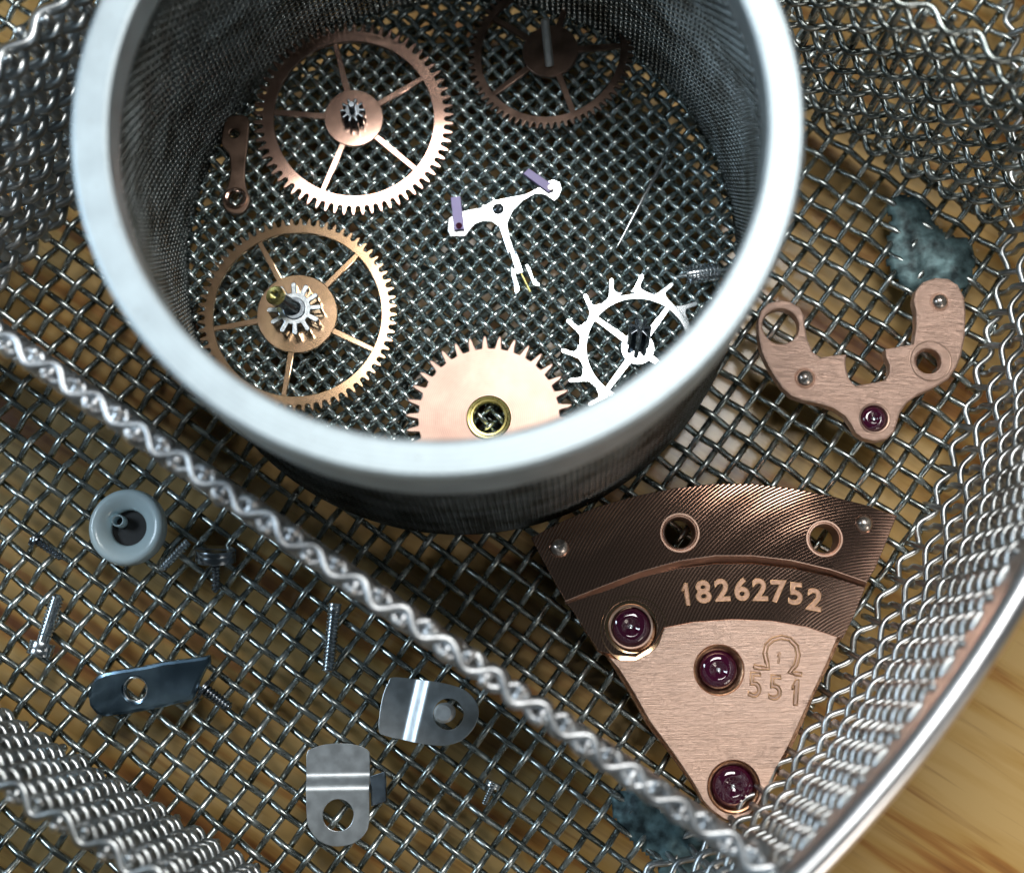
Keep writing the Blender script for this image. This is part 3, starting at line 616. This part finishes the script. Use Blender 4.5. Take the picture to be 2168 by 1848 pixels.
# ------------------------------------------------------------------ train wheel bridge
c5 = crop(1100, 950, 2.4376); c6 = crop(1200, 1300, 2.96)
tb = empty('train_bridge', P(1500, 1350, 0.5), 'fan shaped rose copper bridge with three rubies, stamped numbers and a horseshoe shaped emblem', 'watch bridge')
tb.rotation_euler = (R(1.45), 0, 0)
z3 = 1.65       # top of brushed field
def c5p(pts, z=z3): return to_local(c5(pts, z), tb)
def c6p(pts, z=z3): return to_local(c6(pts, z), tb)
top_arc = [(60, 460), (200, 385), (400, 300), (600, 245), (800, 205), (1000, 184), (1200, 184), (1400, 207), (1600, 245), (1800, 297), (1945, 345)]
right_side = [(1890, 480), (1832, 620), (1790, 690), (1775, 740), (1728, 850), (1668, 975)]
r6 = [(1712, 165), (1640, 330), (1560, 495), (1475, 700), (1400, 860), (1325, 1000), (1255, 1150), (1205, 1230), (1130, 1297), (1060, 1312), (985, 1290), (900, 1235), (848, 1180), (780, 1060), (650, 880), (500, 690), (400, 510), (310, 360), (245, 262)]
left_side = [(405, 1045), (330, 930), (272, 830), (232, 786), (190, 700), (120, 570)]
base = to_local(c5(top_arc + right_side, 0.9), tb) + to_local(c6(r6, 0.9), tb) + to_local(c5(left_side, 0.9), tb)
HL = [(825, 430, 78), (1570, 460, 72)]
def holes5(z, rs=1.0): return [circ(*loc2(tb, c5([(x, y)], z)[0]), r * rs / 2.4376 / pxu(z), 40) for x, y, r in HL]
J = [(c5, 575, 915, 105, 2.4376), (c6, 955, 345, 118, 2.96), (c6, 1050, 1080, 122, 2.96)]
def jh(z, rs=1.0, which=(0, 1, 2)): return [circ(*loc2(tb, J[k][0]([(J[k][1], J[k][2])], z)[0]), J[k][3] * rs / J[k][4] / pxu(z), 48) for k in which]
zb = tb.location.z
plate('base_plate', [base] + holes5(z3, 1.05), 0.42, M_cop_side, tb, bevel=0.04, z0=0.0)
# brushed field
field = c5p([(745, 920), (900, 890), (1100, 876), (1300, 884), (1480, 915), (1640, 968)]) + c6p([(1690, 150), (1625, 310), (1545, 480), (1455, 680), (1385, 830), (1308, 970), (1235, 1125), (1190, 1205), (1115, 1278), (1058, 1300), (990, 1278), (905, 1215), (860, 1165), (800, 1055), (675, 870), (525, 670), (425, 490), (330, 340), (262, 262), (330, 285), (430, 285), (520, 240), (575, 190), (600, 120), (612, 90)])
plate('brushed_field', [field] + jh(z3, 1.33, (1, 2)), z3 - zb - 0.4, M_cop_brush, tb, bevel=0.025, z0=0.4)
# number band (lower, polished)
z2 = 1.45; arc_lo = [(600, 960), (745, 920), (900, 890), (1100, 876), (1300, 884), (1480, 915), (1640, 968), (1668, 975)]
cxy = P(1864, 1492, z2)
M_snail = snailed('snailed_copper', (0.66, 0.42, 0.32), cxy.x - tb.location.x, cxy.y - tb.location.y)
band2 = to_local(c5([(410, 1040), (335, 930), (275, 832), (236, 790), (430, 730), (620, 660), (820, 612), (1010, 590), (1200, 590), (1400, 612), (1600, 655), (1782, 712), (1730, 850), (1668, 975), (1640, 970), (1480, 917), (1300, 886), (1100, 878), (900, 892), (745, 922), (700, 1000), (600, 1070), (480, 1060)], z2), tb)
plate('number_band', [band2] + jh(z2, 1.28, (0,)), z2 - zb - 0.4, M_snail, tb, bevel=0.02, z0=0.4)
lathe('jewel_recess', [(0.93, 0.42), (0.93, 0.80), (0.97, 0.86), (1.42, 0.96), (1.45, 0.90), (1.45, 0.42)], M_gear2, tb, at_l(tb, c5, 590, 930, z2), n=64, closed_prof=True)
# outer band (highest) with its sloping inner face
z1 = 1.95
band1 = to_local(c5([(60, 455), (200, 380), (400, 295), (600, 240), (800, 200), (1000, 178), (1200, 178), (1400, 200), (1600, 240), (1800, 292), (1940, 345), (1890, 480), (1830, 620), (1792, 680), (1600, 618), (1400, 572), (1200, 548), (1010, 548), (820, 575), (620, 632), (430, 705), (236, 782), (190, 700), (120, 570)], z1), tb)
plate('outer_band', [band1] + holes5(z1, 1.25), z1 - zb - 0.4, snailed('snailed_outer_copper', (0.66, 0.40, 0.30), cxy.x - tb.location.x, cxy.y - tb.location.y, 0.10), tb, bevel=0.03, z0=0.4)
ridge_hi = c5([(236, 784), (430, 706), (620, 633), (820, 577), (1010, 549), (1200, 549), (1400, 573), (1600, 619), (1790, 684)], z1 + .01)
ridge_lo = c5([(236, 800), (430, 735), (620, 664), (820, 610), (1010, 582), (1200, 580), (1400, 602), (1600, 645), (1786, 708)], z2)
vs = [(q.x - tb.location.x, q.y - tb.location.y, q.z - zb) for q in ridge_hi + ridge_lo] + [(q.x - tb.location.x, q.y - tb.location.y, 0.42) for q in ridge_lo]
n = len(ridge_hi); fs = [(i, i + n, i + n + 1, i + 1) for i in range(n - 1)] + [(i + n, i + 2 * n, i + 2 * n + 1, i + n + 1) for i in range(n - 1)]
me = bpy.data.meshes.new('sloping_ridge'); me.from_pydata(vs, [], fs); me.materials.append(M_crown); me.update()
bmm = bmesh.new(); bmm.from_mesh(me); bmesh.ops.solidify(bmm, geom=bmm.faces[:], thickness=0.03); bmm.to_mesh(me); bmm.free()
link(bpy.data.objects.new('sloping_ridge', me), tb)
for x, y, r in HL:
    ri = r / 2.4376 / pxu(z1)
    lathe('hole_collar', [(ri * .98, 0.3), (ri * .98, 1.36), (ri * 1.06, 1.46), (ri * 1.14, 1.44), (ri * 1.2, 1.49), (ri * 1.3, 1.49), (ri * 1.36, 1.44), (ri * 1.36, 1.2)], M_crown, tb, at_l(tb, c5, x, y, z1), n=48)
ball_pin(tb, c5, 205, 505, z1, 0.46, 1.42); ball_pin(tb, c5, 1775, 385, z1, 0.42, 1.42)
jewel(tb, c5, 575, 915, z2, 0.84, 0.95, seat=0.92)
jewel(tb, c6, 955, 345, z3, 0.80, 1.10, seat=1.04); jewel(tb, c6, 1050, 1080, z3, 0.86, 1.05, seat=1.04)
# stamped serial number, one mesh per digit
for ch, x, y, rz in (('1', 862, 748, 3), ('8', 948, 741, 1), ('2', 1045, 733, 0), ('6', 1145, 729, 0), ('2', 1240, 731, -2), ('7', 1332, 738, -4), ('5', 1424, 750, -7), ('2', 1520, 782, -12)):
    q = c5([(x, y)], z2)[0]
    M = Matrix.Translation((q.x - tb.location.x, q.y - tb.location.y, z2 - zb + 0.004)) @ Matrix.Rotation(R(rz), 4, 'Z') @ Matrix.Diagonal((1.05, 1, 1, 1))
    if ch == '1':
        link(bpy.data.objects.new('stamped_digit', digit_one(0.95, 0.17, 0.012, M_num, M, 0.022)), tb); continue
    a = text_mesh('stamped_digit', ch, 1.27, M_num, M, extrude=0.008, bevel=0.012, offset=0.02)
    bm = bmesh.new(); bm.from_mesh(a); a2 = text_mesh('o', ch, 1.27, M_ink, M, extrude=0.0, fill=False, bevel=0.024, offset=0.03); bm.from_mesh(a2); k_ = len(a.polygons); bm.faces.ensure_lookup_table()
    for f in bm.faces[k_:]: f.material_index = 1
    bm.to_mesh(a); bm.free(); a.materials.append(M_ink)
    link(bpy.data.objects.new('stamped_digit', a), tb)
for ch, x, y, rz, s in (('5', 1180, 445, -7, 1.55), ('5', 1308, 462, -7, 1.55), ('1', 1438, 484, -9, 1.55), ('n', 1330, 268, -12, 0.62)):
    q = c6([(x, y)], z3)[0]
    M = Matrix.Translation((q.x - tb.location.x, q.y - tb.location.y, z3 - zb + 0.004)) @ Matrix.Rotation(R(rz), 4, 'Z') @ Matrix.Diagonal((0.85, 0.95, 1, 1))
    if ch in '1n':
        g_ = 1.0 if ch == '1' else 0.42
        link(bpy.data.objects.new('engraved_digit', digit_one(1.12 * g_, 0.2 * g_, 0.006, M_crown, M, 0.036 if ch == '1' else 0.018)), tb); continue
    link(bpy.data.objects.new('engraved_digit', text_mesh('engraved_digit', ch, s, M_ink, M, extrude=0.0, fill=False, bevel=0.036 if s > 1 else 0.014)), tb)
    if s > 1:
        M2 = Matrix.Translation((0, 0, -0.002)) @ M
        link(bpy.data.objects.new('engraved_digit', text_mesh('engraved_digit', ch, s, M_crown, M2, extrude=0.003)), tb)
om = [(1172, 322), (1215, 330), (1262, 334), (1254, 295), (1241, 240), (1252, 188), (1292, 152), (1345, 139), (1398, 152), (1438, 195), (1450, 250), (1436, 310), (1398, 362), (1434, 366), (1472, 372)]
w_ = 11
def offset_line(pts, d):
    o_ = []
    for i, (x, y) in enumerate(pts):
        a_ = pts[max(i - 1, 0)]; b_ = pts[min(i + 1, len(pts) - 1)]; tx, ty = b_[0] - a_[0], b_[1] - a_[1]; l_ = math.hypot(tx, ty)
        o_.append((x - ty / l_ * d, y + tx / l_ * d))
    return o_
omo = offset_line(om, w_) + offset_line(om, -w_)[::-1]
pts = [(x, y, z3 - zb + 0.006) for x, y in c6p(omo)]
tube('engraved_emblem', pts + [pts[0]], 0.042, M_ink, tb, sides=6)

# ------------------------------------------------------------------ left compartment
FZ0 = 0.27     # top of the floor wires
# frosted cap
q = P(270, 1116, 0.9)
cap = empty('plastic_cap', (q.x, q.y, FZ0), 'translucent bluish round plastic cap with a dark hollow and a tiny tube inside', 'cap')
lathe('cap_body', [(1.0, 0.05), (1.45, 0.0), (1.62, 0.12), (1.70, 0.45), (1.66, 0.75), (1.56, 0.92), (1.40, 0.95), (1.15, 0.84), (0.98, 0.70), (0.88, 0.62), (0.80, 0.50), (0.78, 0.25)], M_plastic, cap, n=80, closed_prof=True, sharp=80)
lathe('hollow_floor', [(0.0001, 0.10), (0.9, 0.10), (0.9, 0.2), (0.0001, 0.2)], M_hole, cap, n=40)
lathe('inner_tube', [(0.20, 0.2), (0.28, 0.2), (0.28, 0.75), (0.25, 0.82), (0.20, 0.78)], M_plastic, cap, Matrix.Translation((-0.38, 0.30, 0)), n=32, closed_prof=True)

def screw(label, a, b, r, rh, hl, z0=None, mat=M_scr, plain=0.0, slot=True, za=None, zb_=None, pitch=0.16):
    """head at pixel a, tip at pixel b"""
    r *= 1.3; rh *= 1.15
    za = za if za is not None else FZ0 + max(r, 0.1) + 0.05; zb_ = zb_ if zb_ is not None else FZ0 + r + 0.02
    p0, p1 = P(*a, za), P(*b, zb_)
    root = empty('screw', p0, label, 'screw', 'tiny steel screws on the mesh floor'); L = (p1 - p0).length
    root.rotation_mode = 'QUATERNION'; root.rotation_quaternion = (p1 - p0).to_track_quat('Z', 'Y')
    prof = [(0.0001, hl * .5), (r * .86, hl * .5), (r * .86, hl + plain)]
    z = hl + plain
    while z < L - r * .6:
        prof += [(r * .78, z), (r, z + pitch * .45), (r, z + pitch * .55)]; z += pitch
    prof += [(r * .6, L - r * .2), (r * .4, L), (0.0001, L)]
    lathe('threaded_shank', prof, mat, root, n=24, sharp=20)
    if rh > 0:
        g = max(rh * 0.12, 0.03) if slot else 0.0
        hb = [plate_mesh('head', [circ(0, 0, rh, 40)], hl * 0.6, mat, 0.03, z0=hl * 0.4)]
        if slot:
            for s in (1, -1):
                a0_ = math.asin(g / rh); half = [(rh * math.cos(t), s * rh * math.sin(t)) for t in np.linspace(a0_, math.pi - a0_, 24)]
                hb.append(plate_mesh('head', [half], hl * 0.45, mat, 0.02, z0=0))
        me = join_objs_mesh('screw_head', hb, mat); link(bpy.data.objects.new('screw_head', me), root)
    return root
screw('tiny screw half hidden beside the lower right edge of the plastic cap', (399, 1146), (339, 1207), 0.17, 0.0, 0.02)
screw('screw with a wide flat head and thin thread, to the right of the plastic cap', (457, 1163), (457, 1254), 0.15, 0.76, 0.55, za=1.05, mat=M_dark)
screw('long screw with a bright head pointing down, at the far left below the plastic cap', (82, 1388), (123, 1258), 0.25, 0.48, 0.6, plain=0.3)
screw('headless fully threaded screw leaning upright just below the white braided edge', (709, 1277), (694, 1424), 0.23, 0.25, 0.4, plain=0.0, za=0.7)
screw('short dark screw touching the right end of the blued steel plate', (430, 1455), (488, 1500), 0.2, 0.42, 0.2, mat=M_dark)
screw('smallest screw lying alone near the lower middle of the mesh floor', (1046, 1655), (1024, 1703), 0.11, 0.30, 0.25, pitch=0.11)
screw('dark slim screw lying left of the plastic cap near the photo edge', (70, 1140), (132, 1182), 0.13, 0.3, 0.3, mat=M_dark)

# blued click lever
c3 = crop(0, 1348, 3.453)
kz = 0.75
cl = empty('blued_plate', P(320, 1455, 0.55), 'blued steel plate with a rounded end, one hole and a bright upper edge', 'steel plate')
cl.rotation_euler = (R(7), R(-8), 0)
lp = to_local(c3([(1580, 125), (1582, 180), (1545, 230), (1495, 320), (1462, 400), (1440, 450), (1300, 490), (1100, 530), (900, 562), (760, 580), (695, 555), (648, 495), (640, 420), (662, 340), (715, 275), (780, 247), (900, 227), (1100, 197), (1240, 167), (1400, 150)], kz), cl)
q = c3([(1010, 372)], kz)[0]
plate('plate_body', [lp, circ(q.x - cl.location.x, q.y - cl.location.y, 0.46, 40)], 0.4, M_blue, cl, bevel=0.16, z0=0.12)
lathe('hole_rim', [(0.46, 0.40), (0.50, 0.475), (0.54, 0.49), (0.58, 0.475)], M_steel, cl, Matrix.Translation((q.x - cl.location.x, q.y - cl.location.y, 0)), n=40)

# bent clips
c4 = crop(500, 1200, 2.7257)
def bent_clip(name, label, pts, hx, hy, hr, l0, l1_, rise, z, group='two bent steel clips'):
    """flat tongue with a joggle between the lines l0 and l1_ (pixel pairs); the flap side is raised"""
    cpt = P(500 + hx / 2.7257, 1200 + hy / 2.7257, z); root = empty(name, (cpt.x, cpt.y, z), label, 'clip', group)
    me = plate_mesh('clip_plate', [to_local(c4(pts, z), root), circ(0, 0, hr, 48)], 0.13, M_steel_b, bevel=0.015)
    a0_, a1_ = (Vector(loc2(root, k)) for k in c4(l0, z)); b0_, b1_ = (Vector(loc2(root, k)) for k in c4(l1_, z))
    d = (a1_ - a0_).normalized(); nrm = Vector((-d.y, d.x))
    if nrm.dot(b0_ - a0_) < 0: nrm = -nrm
    W = nrm.dot((b0_ + b1_) / 2 - a0_)
    bm = bmesh.new(); bm.from_mesh(me)
    for k in range(-1, 14):
        co = a0_ + nrm * (W * k / 12)
        bmesh.ops.bisect_plane(bm, geom=bm.verts[:] + bm.edges[:] + bm.faces[:], plane_co=(co.x, co.y, 0), plane_no=(nrm.x, nrm.y, 0))
    for v in bm.verts:
        t = max(0.0, min(1.0, nrm.dot(Vector((v.co.x, v.co.y)) - a0_) / W)); v.co.z += rise * (t * t * (3 - 2 * t)) + 0.02 * nrm.dot(Vector((v.co.x, v.co.y)) - a0_)
    bm.to_mesh(me); bm.free(); me.polygons.foreach_set('use_smooth', np.full(len(me.polygons), True)); me.set_sharp_from_angle(angle=R(32))
    link(bpy.data.objects.new('clip_plate', me), root)
    return root
k1 = bent_clip('bent_clip', 'bent steel clip with an upright round pin standing in its hole', smooth_loop([(905, 635), (1060, 650), (1200, 670), (1320, 710), (1385, 780), (1400, 850), (1370, 930), (1300, 1000), (1200, 1030), (1080, 1020), (970, 1000), (860, 975), (822, 950), (825, 850), (845, 740), (875, 670)], 4), 1225, 848, 0.66, [(1125, 660), (1045, 1010)], [(1035, 650), (940, 990)], -0.32, 0.62)
pt = P(500 + 1196 / 2.7257, 1200 + 842 / 2.7257, 2.4); pn = empty('steel_pin', (pt.x, pt.y, 0.3), 'short round grey steel pin standing in the hole of the upper clip', 'pin')
rod('pin_body', (0, 0, 0), (0, 0, 2.1), 0.42, M_pin, pn, n=40)
k2 = bent_clip('bent_clip', 'bent steel clip with an empty hole, lying below the other clip', smooth_loop([(405, 1075), (440, 1045), (520, 1022), (620, 1018), (700, 1030), (760, 1060), (768, 1110), (769, 1300), (768, 1450), (755, 1520), (700, 1580), (620, 1608), (540, 1605), (470, 1570), (425, 1510), (410, 1450), (405, 1300), (402, 1180)], 4), 590, 1430, 0.66, [(400, 1292), (770, 1286)], [(400, 1185), (770, 1190)], -0.32, 0.62)
lp = c4([(775, 1205), (868, 1176), (876, 1350), (782, 1380)], 0.5)
fp = empty('steel_tab', lp[0], 'small dark steel tab with a bright edge sticking out beside the lower clip', 'tab')
plate('tab_plate', [to_local(lp, fp)], 0.14, M_dark, fp, bevel=0.03, z0=-0.05, M=Matrix.Rotation(R(-14), 4, 'Y'))
